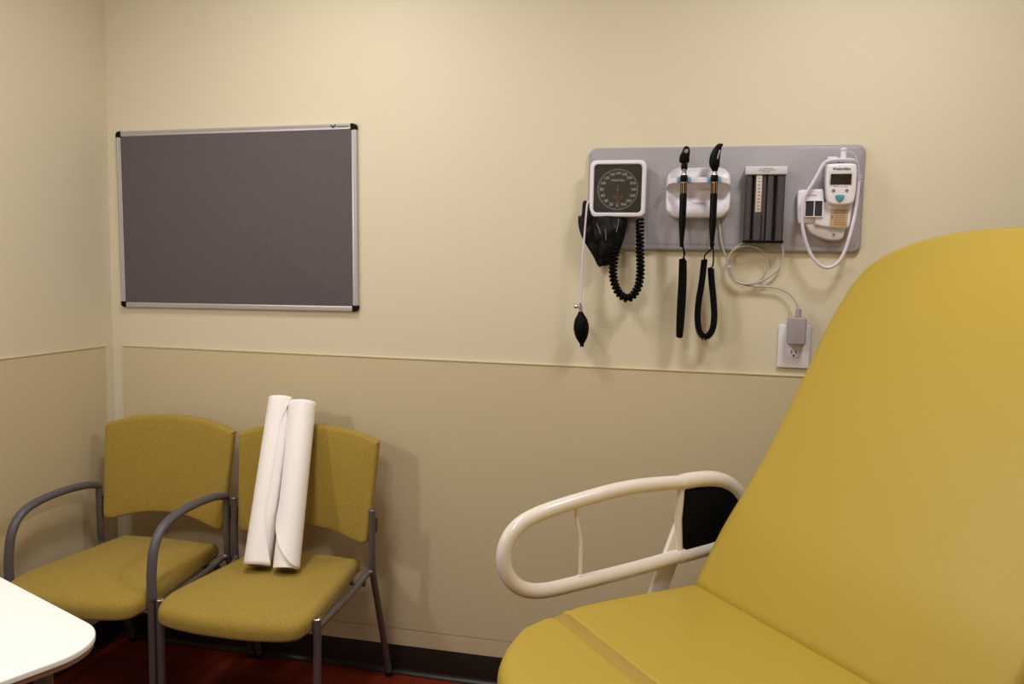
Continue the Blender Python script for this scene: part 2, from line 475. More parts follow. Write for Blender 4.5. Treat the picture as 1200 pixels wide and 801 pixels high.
# ---------------------------------------------------------------- chairs
def chair(cx, arms, label):
    Y0 = -.36
    t = thing('armchair' if arms else 'side_chair', (cx, Y0, 0), label, 'chair')
    hw = .249; r = .0115
    def Q(x, y, z): return Vector((x, y-Y0, z))
    # seat
    key = [(-.188, -.165), (-.17, -.145), (0, -.135), (.17, -.145), (.188, -.165), (.212, -.34), (.236, -.54), (.231, -.615), (.198, -.650), (.1, -.665), (0, -.668),
           (-.1, -.665), (-.198, -.650), (-.231, -.615), (-.236, -.54), (-.212, -.34)]
    o = [(p.x, p.y-Y0) for p in catmull([(x, y, 0) for x, y in key], 4, True)][::-1]
    bm = newbm()
    def df(v):
        yy = v.y+Y0
        z = v.z
        z -= .02*max(0, (-yy-.54)/.13)**2      # waterfall front
        return (v.x, v.y, z)
    add_slab(bm, o, .056, .024, Matrix.Translation((0, 0, .402)), crown=.014, both=True, r2=.016, seg=5, inner=5, deform=df)
    link('seat', bm, FABRIC, t)
    # backrest: outline (x, v)
    key = [(-.2, .002), (-.1, .026), (0, .034), (.1, .026), (.2, .002), (.226, .004), (.236, .03), (.243, .16), (.25, .30), (.250, .330), (.243, .338), (.14, .362), (0, .37),
           (-.14, .362), (-.243, .338), (-.250, .330), (-.25, .30), (-.243, .16), (-.236, .03), (-.226, .004)]
    o = [(p.x, p.y) for p in catmull([(x, y, 0) for x, y in key], 4, True)]
    bm = newbm()
    lean = math.radians(8.5)
    def db(v):      # v.x, v.y(up), v.z thickness toward the front
        c = v.z - .0 + .028*(v.x/.25)**2
        y = -.142 - c*math.cos(lean) + v.y*math.sin(lean)
        z = .523 + v.y*math.cos(lean) - c*math.sin(lean)*.3
        return Q(v.x, y, z)
    add_slab(bm, o, .036, .013, None, crown=.004, both=True, r2=.012, seg=4, inner=5, deform=db)
    link('backrest', bm, FABRIC, t)
    sides = (-1, 1)
    for s in sides:
        x = s*hw
        # front leg
        bm = newbm()
        if arms: path = [(x, -.585, .012), (x, -.585, .45)]
        else: path = [(x, -.585, .012), (x, -.585, .438)]
        add_tube(bm, [Q(*p) for p in path], r, 14, dome=False)
        lg = link('leg', bm, STEEL, t)
        bm = newbm(); add_lathe(bm, [(0, 0), (.012, 0), (.014, .004), (.013, .016), (.0118, .018)], Matrix.Translation(Q(x, -.585, 0)), 14)
        link('glide', bm, BLACKP, lg)
        if not arms:
            bm = newbm(); add_lathe(bm, [(.0122, 0), (.0122, .003), (.010, .0055), (0, .006)], Matrix.Translation(Q(x, -.585, .437)), 14)
            link('end_cap', bm, CHROME, lg)
        # rear leg: vertical stub above, splayed leg below
        bm = newbm()
        P = catmull([(x, -.033, .012), (x, -.10, .20), (x, -.172, .395), (x, -.187, .45), (x, -.19, .54), (x, -.192, .635)], 5)
        add_tube(bm, [Q(*p) for p in P], r, 14)
        lg = link('leg', bm, STEEL, t)
        bm = newbm(); add_lathe(bm, [(0, 0), (.012, 0), (.014, .004), (.013, .016), (.0118, .018)], Matrix.Translation(Q(x, -.033, 0)), 14)
        link('glide', bm, BLACKP, lg)
        bm = newbm(); add_lathe(bm, [(.0122, 0), (.0122, .003), (.010, .0055), (0, .006)], Matrix.Translation(Q(x, -.192, .634)), 14)
        link('end_cap', bm, STEEL, lg)
        # bracket between rear post and backrest
        bm = newbm(); add_box(bm, Q(s*.236, -.166, .575), (.03, .035, .05), .004); link('back_bracket', bm, BLACKP, t)
        if arms:
            P = catmull([(x, -.585, .44), (x, -.583, .52), (x, -.568, .59), (x, -.53, .636), (x, -.46, .657), (x, -.36, .662), (x, -.26, .656), (x, -.20, .643)], 6)
            bm = newbm(); add_tube(bm, [Q(*p) for p in P], .0145, 14, dome=True, upv=(1, 0, 0), rn=.0150, rb=.0125)
            link('armrest', bm, ARM, t)
    # seat frame: two side rails, two cross rails, joints
    bm = newbm()
    for s in sides:
        P = [(s*hw, -.585, .405), (s*(hw-.012), -.55, .402), (s*(hw-.02), -.3, .405), (s*(hw-.014), -.21, .425), (s*hw, -.186, .432)]
        add_tube(bm, [Q(*p) for p in catmull(P, 5)], .011, 12)
    add_tube(bm, [Q(-hw+.01, -.54, .394), Q(hw-.01, -.54, .394)], .009, 10)
    add_tube(bm, [Q(-hw+.01, -.22, .40), Q(hw-.01, -.22, .40)], .009, 10)
    link('seat_frame', bm, STEEL, t)
    return t
chair(.333, True, 'mustard fabric armchair with two charcoal arms in the corner against left wall')
chair(.860, False, 'mustard fabric chair without arms, holding two paper rolls on its seat')

# ---------------------------------------------------------------- paper rolls
def roll(name, bot, top, R, label, flap, a0):
    bot = Vector(bot); top = Vector(top); ax = (top-bot).normalized(); L_ = (top-bot).length
    t = thing(name, bot, label, 'paper roll', group='exam paper rolls leaning on the chair')
    # frame: e1 toward viewer/front, e2 to the right
    e2 = Vector((1, 0, 0)); e2 = (e2-ax*e2.dot(ax)).normalized(); e1 = e2.cross(ax)   # e1 points to -y (front)
    if e1.y > 0: e1 = -e1
    M = Matrix((e2, e1, ax)).transposed().to_4x4()
    bm = newbm()
    n = 64; rc = .030
    spir = lambda k: R
    def ring(r, h, j=0): return [bm.verts.new(M @ Vector((r*math.cos(2*PI*k/n), r*math.sin(2*PI*k/n), h))) for k in range(n)]
    seq = [ring(rc, .0), ring(R-.002, 0), ring(R, .0015)] + [ring(R, L_*i/12) for i in range(1, 12)] + [ring(R, L_-.0015), ring(R-.002, L_), ring(rc, L_)]
    for A, B in zip(seq, seq[1:]+seq[:1]):
        for k in range(n): bm.faces.new((A[k], A[(k+1) % n], B[(k+1) % n], B[k]))
    link('paper', bm, PAPER, t)
    bm = newbm(); m_ = 32
    def ring2(r, h): return [bm.verts.new(M @ Vector((r*math.cos(2*PI*k/m_), r*math.sin(2*PI*k/m_), h))) for k in range(m_)]
    seq = [ring2(rc-.003, .001), ring2(rc, .001), ring2(rc, L_-.001), ring2(rc-.003, L_-.001)]
    for A, B in zip(seq, seq[1:]+seq[:1]):
        for k in range(m_): bm.faces.new((A[k], A[(k+1) % m_], B[(k+1) % m_], B[k]))
    link('cardboard_core', bm, PAPERC, t)
    # loose outer sheet: wraps from a0 to an end angle, then runs on as a straight free strip
    bm = newbm(); nh, na, nt_ = 48, 36, 8; G = []
    for i in range(nh+1):
        h = i/nh; a1, d, lift = flap(h); row = []; sg = 1 if a1 > a0 else -1
        for j in range(na+1):
            u = j/na; a = a0+(a1-a0)*u
            rr = R+.0009+lift*max(0, u-.7)**2/.09
            row.append(Vector((rr*math.cos(a), rr*math.sin(a), .001+h*(L_-.002))))
        tg = Vector((-math.sin(a1)*sg, math.cos(a1)*sg, 0))
        e = row[-1]
        for j in range(1, nt_+1): row.append(e+tg*d*j/nt_)
        G.append([M @ p for p in row])
    V = [[bm.verts.new(p) for p in row] for row in G]
    for i in range(nh):
        for j in range(na+nt_): bm.faces.new((V[i][j], V[i][j+1], V[i+1][j+1], V[i+1][j]))
    f = link('loose_sheet', bm, PAPER, t)
    md = f.modifiers.new('thickness', 'SOLIDIFY'); md.thickness = .0005; md.offset = 0
    return t
# angles measured from +right toward the front
def lean_top(b, dx, L_):
    c = math.sqrt(L_*L_-dx*dx)
    return (b[0]+dx, b[1]+c*math.sin(math.radians(26)), b[2]+c*math.cos(math.radians(26)))
def flap_left(h):
    lo = max(0, 1-h/.30); hi = max(0, (h-.82)/.18)
    return (1.05-.1*lo-.25*hi+.08*math.sin(7*h), .001+.034*lo**1.3+.020*hi, .0005+.003*lo+.003*hi)
def flap_right(h):
    if h < .36: a = .45+(2.95-.45)*(h/.36)**.62
    else: a = 2.95
    a -= .5*max(0, (h-.85)/.15)
    return (a, .001, .003+.008*max(0, 1-h/.4)+.006*max(0, (h-.85)/.15))
b = (.803, -.376, .487)
roll('paper_roll', b, lean_top(b, -.042, .545), .0410, 'white exam paper roll, left one of the pair leaning on the chair', flap_left, 4.3)
b = (.901, -.374, .486)
roll('paper_roll', b, lean_top(b, -.059, .538), .0400, 'white exam paper roll with loose flap, right one of the pair leaning on the chair', flap_right, -1.3)

# ---------------------------------------------------------------- white table
t = thing('table', (.70, -1.50, 0), 'white table top with rounded corner at the lower left', 'table')
ang = math.radians(-23)
tw, td, tz = .92, .60, .74
# tip corner (before rounding) in world
tip = Vector((1.108, -1.378, 0))
ex = Vector((math.cos(ang), math.sin(ang), 0)); ey = Vector((-math.sin(ang), math.cos(ang), 0))
ctr = tip - ex*tw/2 - ey*td/2
MT = Matrix.Translation((ctr.x, ctr.y, 0)) @ Matrix.Rotation(ang, 4, 'Z')
t.location = (ctr.x, ctr.y, 0); t.rotation_euler = (0, 0, ang)
bm = newbm(); add_slab(bm, rrect(tw, td, .11, 12), .010, .003, Matrix.Translation((0, 0, tz-.010)), both=False, seg=3); link('tabletop', bm, LAMIN, t)
bm = newbm(); add_slab(bm, rrect(tw-.006, td-.006, .107, 12), .011, 0, Matrix.Translation((0, 0, tz-.0205))); link('underside_board', bm, EDGE, t)
for sx in (-1, 1):
    for sy in (-1, 1):
        bm = newbm(); x, y = sx*(tw/2-.14), sy*(td/2-.07)
        add_tube(bm, [(x, y, .01), (x, y, tz-.02)], .016, 14)
        lg = link('leg', bm, STEEL, t)
        bm = newbm(); add_lathe(bm, [(0, 0), (.02, 0), (.02, .006), (.017, .012)], Matrix.Translation((x, y, 0)), 14); link('foot_pad', bm, BLACKP, lg)
bm = newbm()
for sy in (-1, 1): add_box(bm, (0, sy*(td/2-.07), tz-.036), (tw-.3, .02, .03), .002)
for sx in (-1, 1): add_box(bm, (sx*(tw/2-.14), 0, tz-.036), (.02, td-.16, .03), .002)
link('apron', bm, STEEL, t)

# ---------------------------------------------------------------- exam chair
# local frame: +x toward the head end, +y toward the back wall
w_ = Vector((.62, -.785, 0)).normalized()
O_ = Vector((2.133, -.432, .6)); HWID = .427
cen = O_ + w_*HWID
rz = math.atan2(.62, .785)
t = thing('exam_chair', (cen.x, cen.y, 0), 'mustard vinyl reclining exam chair with white side rails, in right foreground', 'exam chair', rz)
SZ = .60
# seat cushion: l from .008 (crease) to .42 ; x=-l
sy = HWID
seat_key = [(.035, -sy+.012), (.035, 0), (.035, sy-.012), (.02, sy-.001), (-.10, sy), (-.25, sy+.001), (-.34, sy-.002), (-.385, sy-.009), (-.412, sy-.022), (-.419, sy-.05), (-.420, 0), (-.419, -sy+.05), (-.412, -sy+.022),
            (-.385, -sy+.009), (-.34, -sy+.002), (-.25, -sy-.002), (-.10, -sy), (.02, -sy+.001)]
def dense(key, n=6): return [(p.x, p.y) for p in catmull([(x, y, 0) for x, y in key], n, True)]
bm = newbm(); add_slab(bm, dense(seat_key, 5), .10, .02, Matrix.Translation((0, 0, SZ-.10-.004)), crown=.002, both=True, r2=.02, seg=5, inner=7)
link('seat_cushion', bm, VINYL, t)
half = [(-.430, 0), (-.431, .2), (-.432, sy-.055), (-.440, sy-.030), (-.455, sy-.026), (-.494, sy-.037), (-.54, sy-.055), (-.573, sy-.082), (-.605, sy-.112), (-.631, sy-.139), (-.675, sy-.205), (-.701, sy-.291), (-.712, sy-.36)]
foot = half[1:] + [(-.714, 0)] + [(x, -y) for x, y in half[::-1][:-1]] + [half[0]]
bm = newbm()
def dfo(v):
    d = max(0, (-v.x-.60)/.11)
    return (v.x, v.y, v.z-.012*d*d)
add_slab(bm, dense(foot, 5), .11, .03, Matrix.Translation((0, 0, SZ-.11-.004)), crown=.002, both=True, r2=.03, seg=6, inner=7, deform=dfo)
link('foot_cushion', bm, VINYL, t)
bm = newbm(); add_box(bm, (-.425, 0, SZ-.022), (.05, 2*sy-.07, .03), .004); link('seam_strip', bm, VINYL2, t)
# backrest
LEAN = math.radians(33.9)
bh_ = [(sy-.12, -.026), (sy-.04, -.025), (sy-.010, -.021), (sy-.001, -.006), (sy, .1), (sy, .2), (sy, .40), (sy+.008, .55), (sy+.017, .69), (sy+.027, .82), (sy+.031, .93), (sy+.028, .99), (sy+.010, 1.05), (sy-.027, 1.095), (sy-.091, 1.138), (sy-.184, 1.168), (sy-.30, 1.182)]
bk = [(a, b) for a, b in bh_] + [(0, 1.186)] + [(-a, b) for a, b in bh_[::-1]]
bko = dense(bk, 5)
MB_ = Matrix(((0, math.sin(LEAN), -math.cos(LEAN), 0), (1, 0, 0, 0), (0, math.cos(LEAN), math.sin(LEAN), 0), (0, 0, 0, 1)))
# local a=across(+y), b=up the back, c=outward (front) ; front face normal = (-cos, 0, sin)
TH = .10
def dbk(v):
    s = max(0, v.y-.75)/.4
    c = v.z - .035*s*s
    # shallow lumbar swell near the bottom
    c += .010*math.exp(-((v.y-.16)/.12)**2)*(1 if v.z > .05 else 0)
    return (v.x, v.y, c)
bm = newbm()
add_slab(bm, bko, TH, .035, Matrix.Translation((0.0, 0, SZ)) @ MB_ @ Matrix.Translation((0, 0, -TH+.012)), crown=.003, both=True, r2=.03, seg=7, inner=14, deform=dbk)
link('backrest', bm, VINYL, t)
bm = newbm()
shell = [(a*.93, .03+b*.95) for a, b in bko]
add_slab(bm, shell, .03, .01, Matrix.Translation((0.0, 0, SZ)) @ MB_ @ Matrix.Translation((0, 0, -TH-.018)), seg=3)
link('back_shell', bm, BASEGREY, t)
# structure under the seat
bm = newbm(); add_box(bm, (-.18, 0, SZ-.135), (.52, .68, .06), .01); add_box(bm, (.10, 0, SZ-.15), (.12, .5, .07), .01)
link('seat_frame', bm, BASEGREY, t)
bm = newbm()
add_box(bm, (-.08, 0, .30), (.34, .40, .36), .03, seg=4); add_box(bm, (-.08, 0, .36), (.26, .30, .26), .02)
link('lift_column', bm, BASEGREY, t)
bm = newbm(); add_slab(bm, rrect(.95, .58, .08, 8, cx=.0), .10, .03, Matrix.Translation((0, 0, 0.02)), seg=4)
for x in (-.4, .4):
    for y in (-.23, .23): add_lathe(bm, [(0, 0), (.025, 0), (.025, .02), (0, .02)], Matrix.Translation((x, y, 0)), 16)
link('floor_base', bm, BASEGREY, t)

def side_rail(y, dz, sgn):
    """white tube loop with thin spindle and a black infill panel; l = -x"""
    rt_ = .0195
    cen_ = [(-.02, .252), (.06, .2555), (.14, .2565), (.22, .252), (.30, .241), (.38, .228), (.44, .215), (.488, .197), (.521, .168), (.536, .130), (.534, .092), (.518, .058), (.49, .032), (.455, .018), (.41, .0135),
            (.34, .017), (.26, .0225), (.16, .030), (.06, .040), (-.02, .050)]
    bm = newbm()
    P = [Vector((-l, y, SZ+dz+z)) for l, z in [(p.x, p.y) for p in catmull([(a, b, 0) for a, b in cen_], 5)]]
    add_tube(bm, P, rt_, 18, upv=(0, 1, 0))
    rail = link('side_rail', bm, CREAMP, t)
    bm = newbm()
    P = catmull([Vector((-.335, y, SZ+dz+.227)), Vector((-.328, y+.004*sgn, SZ+dz+.18)), Vector((-.316, y+.006*sgn, SZ+dz+.13)), Vector((-.315, y+.004*sgn, SZ+dz+.08)), Vector((-.317, y, SZ+dz+.03))], 5)
    add_tube(bm, P, .0055, 10, upv=(0, 1, 0))
    add_lathe(bm, [(.009, 0), (.009, .004), (.006, .006)], Matrix.Translation((-.317, y, SZ+dz+.034)), 12)
    link('spindle', bm, CREAMP, rail)
    # hub frame: thicker tube around the black panel
    hub = [(.004, .2545), (-.05, .256), (-.10, .253), (-.145, .240), (-.185, .213), (-.212, .176), (-.222, .135), (-.205, .095), (-.165, .068), (-.11, .058), (-.05, .052), (.004, .047)]
    bm = newbm()
    P = [Vector((-p.x, y, SZ+dz+p.y)) for p in catmull([(a, b, 0) for a, b in hub], 5)]
    add_tube(bm, P, .022, 18, upv=(0, 1, 0))
    add_tube(bm, [Vector((-.002, y, SZ+dz+.246)), Vector((-.006, y+.006*sgn, SZ+dz+.15)), Vector((-.004, y, SZ+dz+.055))], .011, 14, upv=(0, 1, 0))
    link('rail_hub', bm, CREAMP, rail)
    bm = newbm()
    pan = [(.0, .232), (-.06, .234), (-.12, .232), (-.16, .218), (-.19, .185), (-.20, .14), (-.185, .105), (-.15, .082), (-.09, .07), (-.02, .055), (-.003, .072)]
    pp = [(-a, b) for a, b in pan]
    ar = sum(pp[i-1][0]*pp[i][1]-pp[i][0]*pp[i-1][1] for i in range(len(pp)))
    if ar < 0: pp = pp[::-1]
    Mp = Matrix(((1, 0, 0, 0), (0, 0, -1, y+.013), (0, 1, 0, SZ+dz), (0, 0, 0, 1)))
    add_slab(bm, pp, .026, .003, Mp, seg=2, both=True, r2=.003)
    link('infill_panel', bm, BLACKM, rail)
    # flat bracket running down to the seat frame
    bm = newbm()
    yo = y+.012*sgn
    a = Vector((.015, yo, SZ+dz+.13)); b = Vector((-.10, yo, SZ-.14))
    d = b-a; L_ = d.length; an = math.atan2(d.x, -d.z)
    add_box(bm, (a+b)/2, (.055, .016, L_), .005, Matrix.Rotation(-an, 3, 'Y'))
    add_box(bm, (-.10, yo-.09*sgn, SZ-.135), (.07, .20, .04), .006)
    link('rail_bracket', bm, CREAMP, t)
side_rail(HWID+.067, 0, 1)
side_rail(-HWID-.067, -.125, -1)

# ---------------------------------------------------------------- wall plate with instruments
px0, px1, pz0, pz1 = 1.7626, 2.5754, 1.499, 1.8063
t = thing('wall_plate', ((px0+px1)/2, 0, pz0), 'long grey wall board carrying the row of instruments', 'wall board')
bm = newbm(); add_slab(bm, rrect(px1-px0+.006, pz1-pz0+.011, .026, 6, cy=(pz1-pz0-.008)/2), .0178, .010, wallm(0, 0, 0), seg=5)
link('board', bm, GREYPL, t)
bm = newbm(); add_slab(bm, rrect(px1-px0-.02, pz1-pz0-.02, .015, 6, cy=(pz1-pz0)/2), .0012, .0005, wallm(0, -.0175, 0), seg=2)
link('face_sheet', bm, GREYPL, t)

# ---- aneroid gauge
gx, gz, gs = 1.8575, 1.6775, .1735
t = thing('pressure_gauge', (gx, -.018, gz), 'square white framed dial gauge with black face and coiled hose', 'gauge')
def W(x, y, z, root): return Vector((x, y, z))-root.location
bm = newbm(); add_slab(bm, rrect(.15, .15, .02), .03, .004, wallm(0, 0, 0)); link('case', bm, WHITEP, t)
# bezel ring: outer and inner rounded rects
bm = newbm()
def ringslab(bm, o, i_, y0, y1, r):
    n = len(o)
    def rg(pts, y): return [bm.verts.new((x, y, z)) for x, z in pts]
    seq = [rg(o, y0), rg(o, y1+r), rg(inset(o, r*.4), y1+r*.3), rg(inset(o, r), y1), rg(inset(i_, -r*.6), y1), rg(i_, y1+r*.6), rg(i_, y0)]
    for A, B in zip(seq, seq[1:]+seq[:1]):
        for k in range(n): bm.faces.new((A[k], A[(k+1) % n], B[(k+1) % n], B[k]))
ringslab(bm, rrect(gs, gs, .020, 8), rrect(gs-.026, gs-.026, .012, 8), -.026, -.040, .004)
link('bezel', bm, WHITEP, t)
bm = newbm(); add_slab(bm, rrect(gs-.025, gs-.025, .012, 8), .003, 0, wallm(0, -.028, 0)); dial = link('dial', bm, DIAL, t)
bm = newbm()
n = 72
for (ra, rb, y, h) in ((.0625, .0612, -.0313, .0004),):
    A = [bm.verts.new((ra*math.cos(2*PI*k/n), y, -.002+ra*math.sin(2*PI*k/n))) for k in range(n)]
    B = [bm.verts.new((rb*math.cos(2*PI*k/n), y, -.002+rb*math.sin(2*PI*k/n))) for k in range(n)]
    for k in range(n): bm.faces.new((A[k], A[(k+1) % n], B[(k+1) % n], B[k]))
for k in range(151):
    a = math.radians(-90-7-k*346/150*1.0)
    big = k % 10 == 0
    r1, r0 = .0605, (.0565 if big else .0588)
    c = Vector((math.cos(a), 0, math.sin(a))); s = Vector((-math.sin(a), 0, math.cos(a)))*(.0005 if big else .0002)
    V = [bm.verts.new(Vector((0, -.0313, -.002))+q) for q in (c*r0-s, c*r1-s, c*r1+s, c*r0+s)]
    bm.faces.new(V)
link('scale_ring', bm, WHITEINK, dial, smooth=False)
bm = newbm(); add_lathe(bm, [(.061, 0), (.061, .0002), (0, .0002)], Matrix.Translation((0, -.0310, -.002)) @ WALLM, 48); link('inner_disc', bm, DIALIN, dial)
for i in range(0, 16):
    v = i*20
    a = math.radians(-90-i*360/16)
    if i == 0: a = math.radians(-90)
    x, z = .0495*math.cos(a), -.002+.0495*math.sin(a)
    text('dial_number', str(v), .0128 if v < 100 else .0112, wallm(x, -.0314, z), WHITEINK, dial, bold=.0004)
text('dial_wordmark', 'WelchAllyn', .0092, wallm(0, -.0314, .026), WHITEINK, dial, bold=.0003)
text('dial_unit', 'mmHg', .005, wallm(0, -.0314, -.0395), ORANGEINK, dial)
bm = newbm()
for cx, w2, z in ((-.011, .010, -.0225), (.011, .010, -.0225), (-.0085, .014, -.0285), (.0085, .014, -.0285), (0, .013, -.034), (0, .018, -.0445)):
    add_box(bm, (cx, -.0314, z), (w2, .0003, .0014))
link('dial_caption', bm, ORANGEINK, dial)
bm = newbm()
for a, b, w2 in ((.012, -.026, .0007),):
    add_box(bm, (0, -.0330, (a+b)/2), (w2*2, .0005, a-b))
add_lathe(bm, [(.004, 0), (.004, .0012), (.003, .002), (0, .002)], Matrix.Translation((0, -.0318, -.002)) @ WALLM, 20)
link('needle', bm, ORANGEINK, t)
bm = newbm(); add_slab(bm, rrect(gs-.026, gs-.026, .012, 8), .0012, 0, wallm(0, -.0352, 0)); link('lens', bm, LENS, t)
# coiled hose
bm = newbm()
P = [at(*p)-t.location for p in ((750, 256, -.045), (750, 272, -.055), (750, 295, -.06), (750.5, 318, -.06), (747, 338, -.06), (736, 349.5, -.06), (724, 341, -.06), (718.5, 322, -.06), (720, 302, -.055), (723, 288, -.05))]
add_coil(bm, catmull(P, 8), .0095, .0046, .0120, seg=7, per=14)
link('coiled_hose', bm, RUBBER, t)

# ---- cuff
t = thing('blood_pressure_cuff', at(706, 280, -.03), 'crumpled black nylon cuff with inflation bulb hanging below the gauge', 'blood pressure cuff')
def fold_slab(pts, y0, thick, seed, amp):
    rnd = random.Random(seed)
    ph = [rnd.uniform(0, 6) for _ in range(4)]
    o = [at(px, py, y0) for px, py in pts]
    out = [(p.x, p.z) for p in catmull([Vector((q.x, q.z, 0)) for q in o], 4, True) for p in [Vector((p.x, 0, p.y))]]
    ar = sum(out[i-1][0]*out[i][1]-out[i][0]*out[i-1][1] for i in range(len(out)))
    if ar < 0: out = out[::-1]
    bm = newbm()
    def dd(v):
        f = math.sin(v.x*95+v.y*40+ph[0])*.5+math.sin(v.x*40-v.y*110+ph[1])*.3+math.sin(v.x*190+v.y*60+ph[2])*.2
        return (v.x, v.y, v.z+amp*f*(v.z/thick))
    add_slab(bm, out, thick, thick*.35, wallm(0, y0, 0), crown=.008, both=True, seg=4, inner=9, deform=dd)
    return bm
bm = fold_slab([(693, 250), (715, 251), (734, 252), (734, 270), (729, 288), (721, 303), (716, 310), (703, 311), (698, 301), (691, 286), (686, 262)], -.02, .03, 3, .004)
cuff = linkw('cuff_wrap', bm, NYLON, t, angle=170)
bm = fold_slab([(684, 236), (692, 240), (697, 262), (700, 284), (708, 303), (703, 313), (695, 299), (684, 281), (679, 268), (678, 254), (682, 252)], -.038, .016, 8, .003)
linkw('cuff_fold', bm, NYLON, t, angle=170)
bm = fold_slab([(700, 256), (722, 254), (731, 262), (728, 280), (719, 297), (708, 296), (702, 278)], -.045, .015, 12, .003)
linkw('cuff_fold', bm, NYLON, t, angle=170)
bm = newbm()
bm.free()
for pp in (((699, 262), (702, 268), (704, 274)), ((725, 256), (724, 264), (722, 272)), ((709, 268), (710, 275), (710, 281))):
    bm = newbm(); add_tube(bm, catmull([at(a, b, -.0665) for a, b in pp], 4), .0012, 8)
    linkw('edge_binding', bm, GREYINK, t)
bm = newbm()
P = catmull([at(*p) for p in ((692, 236, -.050), (688.5, 238, -.058), (687, 250, -.062), (685, 275, -.062), (683, 300, -.062), (681.5, 330, -.062), (680.5, 354, -.062))], 6)
add_tube(bm, P, .0030, 10)
linkw('air_hose', bm, LILAC, t)
b0 = at(680.5, 366, -.062); b1 = at(682, 406, -.062)
H_ = (b0-b1).length; sc_ = H_/.11
Mb = Matrix.Translation(b1) @ (b0-b1).to_track_quat('Z', 'Y').to_matrix().to_4x4()
bm = newbm()
add_lathe(bm, [(0, 0), (.0055, 0), (.0065, .003), (.0065, .009), (.010, .014), (.017, .026), (.0225, .042), (.0245, .058), (.0235, .072), (.019, .088), (.012, .1), (.008, .107), (.0075, .111), (0, .111)], Mb, 28)
linkw('inflation_bulb', bm, RUBBER, t)
bm = newbm()
add_lathe(bm, [(0, 0), (.0055, 0), (.0055, .012), (.0065, .013), (.0065, .022), (.004, .024), (.004, .032), (0, .032)], Mb @ Matrix.Translation((0, 0, H_-.002)), 16)
v0 = at(680.5, 359, -.062)
add_lathe(bm, [(0, 0), (.004, 0), (.004, .010), (.0065, .011), (.0065, .019), (.005, .021), (0, .021)], Matrix.Translation(v0) @ Matrix.Rotation(-PI/2, 4, 'Y'), 16)
linkw('release_valve', bm, CHROME, t)

# ---- handle cradle
cx0, cx1, cz0, cz1 = 2.005, 2.197, 1.589, 1.742
t = thing('instrument_cradle', ((cx0+cx1)/2, -.018, (cz0+cz1)/2), 'white charging cradle with two slots and green light, middle of the grey wall board', 'charging cradle')
bm = newbm()
prof = [(0, 1.742), (-.010, 1.742), (-.016, 1.738), (-.017, 1.724), (-.022, 1.714), (-.038, 1.711), (-.049, 1.709), (-.054, 1.705), (-.054, 1.694), (-.050, 1.690), (-.026, 1.688), (-.009, 1.680), (-.006, 1.662), (-.013, 1.644),
        (-.031, 1.625), (-.036, 1.610), (-.036, 1.600), (-.031, 1.592), (-.02, 1.589), (0, 1.589)]
cw = (cx1-cx0)/2; zc = (cz0+cz1)/2; hz = (cz1-cz0)/2; R_ = .038
rings = []
nx = 44
for i in range(nx+1):
    x = -cw*math.cos(PI*i/nx)
    d = cw-abs(x)
    k = 1 if d >= R_ else (hz-R_+math.sqrt(max(0, R_*R_-(R_-d)**2)))/hz
    e = 1 if d >= .008 else .35+.65*math.sqrt(max(0, 1-(1-d/.008)**2))
    rings.append([bm.verts.new((x, y*e, (z-zc)*k)) for y, z in prof])
for A, B in zip(rings, rings[1:]):
    for k in range(len(prof)): bm.faces.new((A[k], A[(k+1) % len(prof)], B[(k+1) % len(prof)], B[k]))
bm.faces.new(rings[0]); bm.faces.new(rings[-1])
link('body', bm, WHITEP, t)
hx1, hx2 = 2.058, 2.147
for hx in (hx1, hx2):
    bm = newbm()
    for s in (-1, 1): add_box(bm, W(hx+s*.0155, -.0715, 1.7005, t), (.012, .006, .0165), .0025)
    link('grip_insert', bm, BLUE, t)
    bm = newbm(); add_lathe(bm, [(.020, 0), (.020, .002), (.016, .003)], Matrix.Translation(W(hx, -.048, 1.711, t)), 20)
    link('holder_ring', bm, WHITEP, t)
bm = newbm(); add_lathe(bm, [(.002, 0), (.002, .0015), (0, .002)], Matrix.Translation(W(2.103, -.052, 1.620, t)) @ WALLM, 16); link('status_light', bm, LED, t)
text('cradle_wordmark', 'WelchAllyn', .0085, Matrix.Translation(W(2.103, -.0485, 1.634, t)) @ Matrix.Rotation(-.35, 4, 'X') @ WALLM, DARKINK, t)

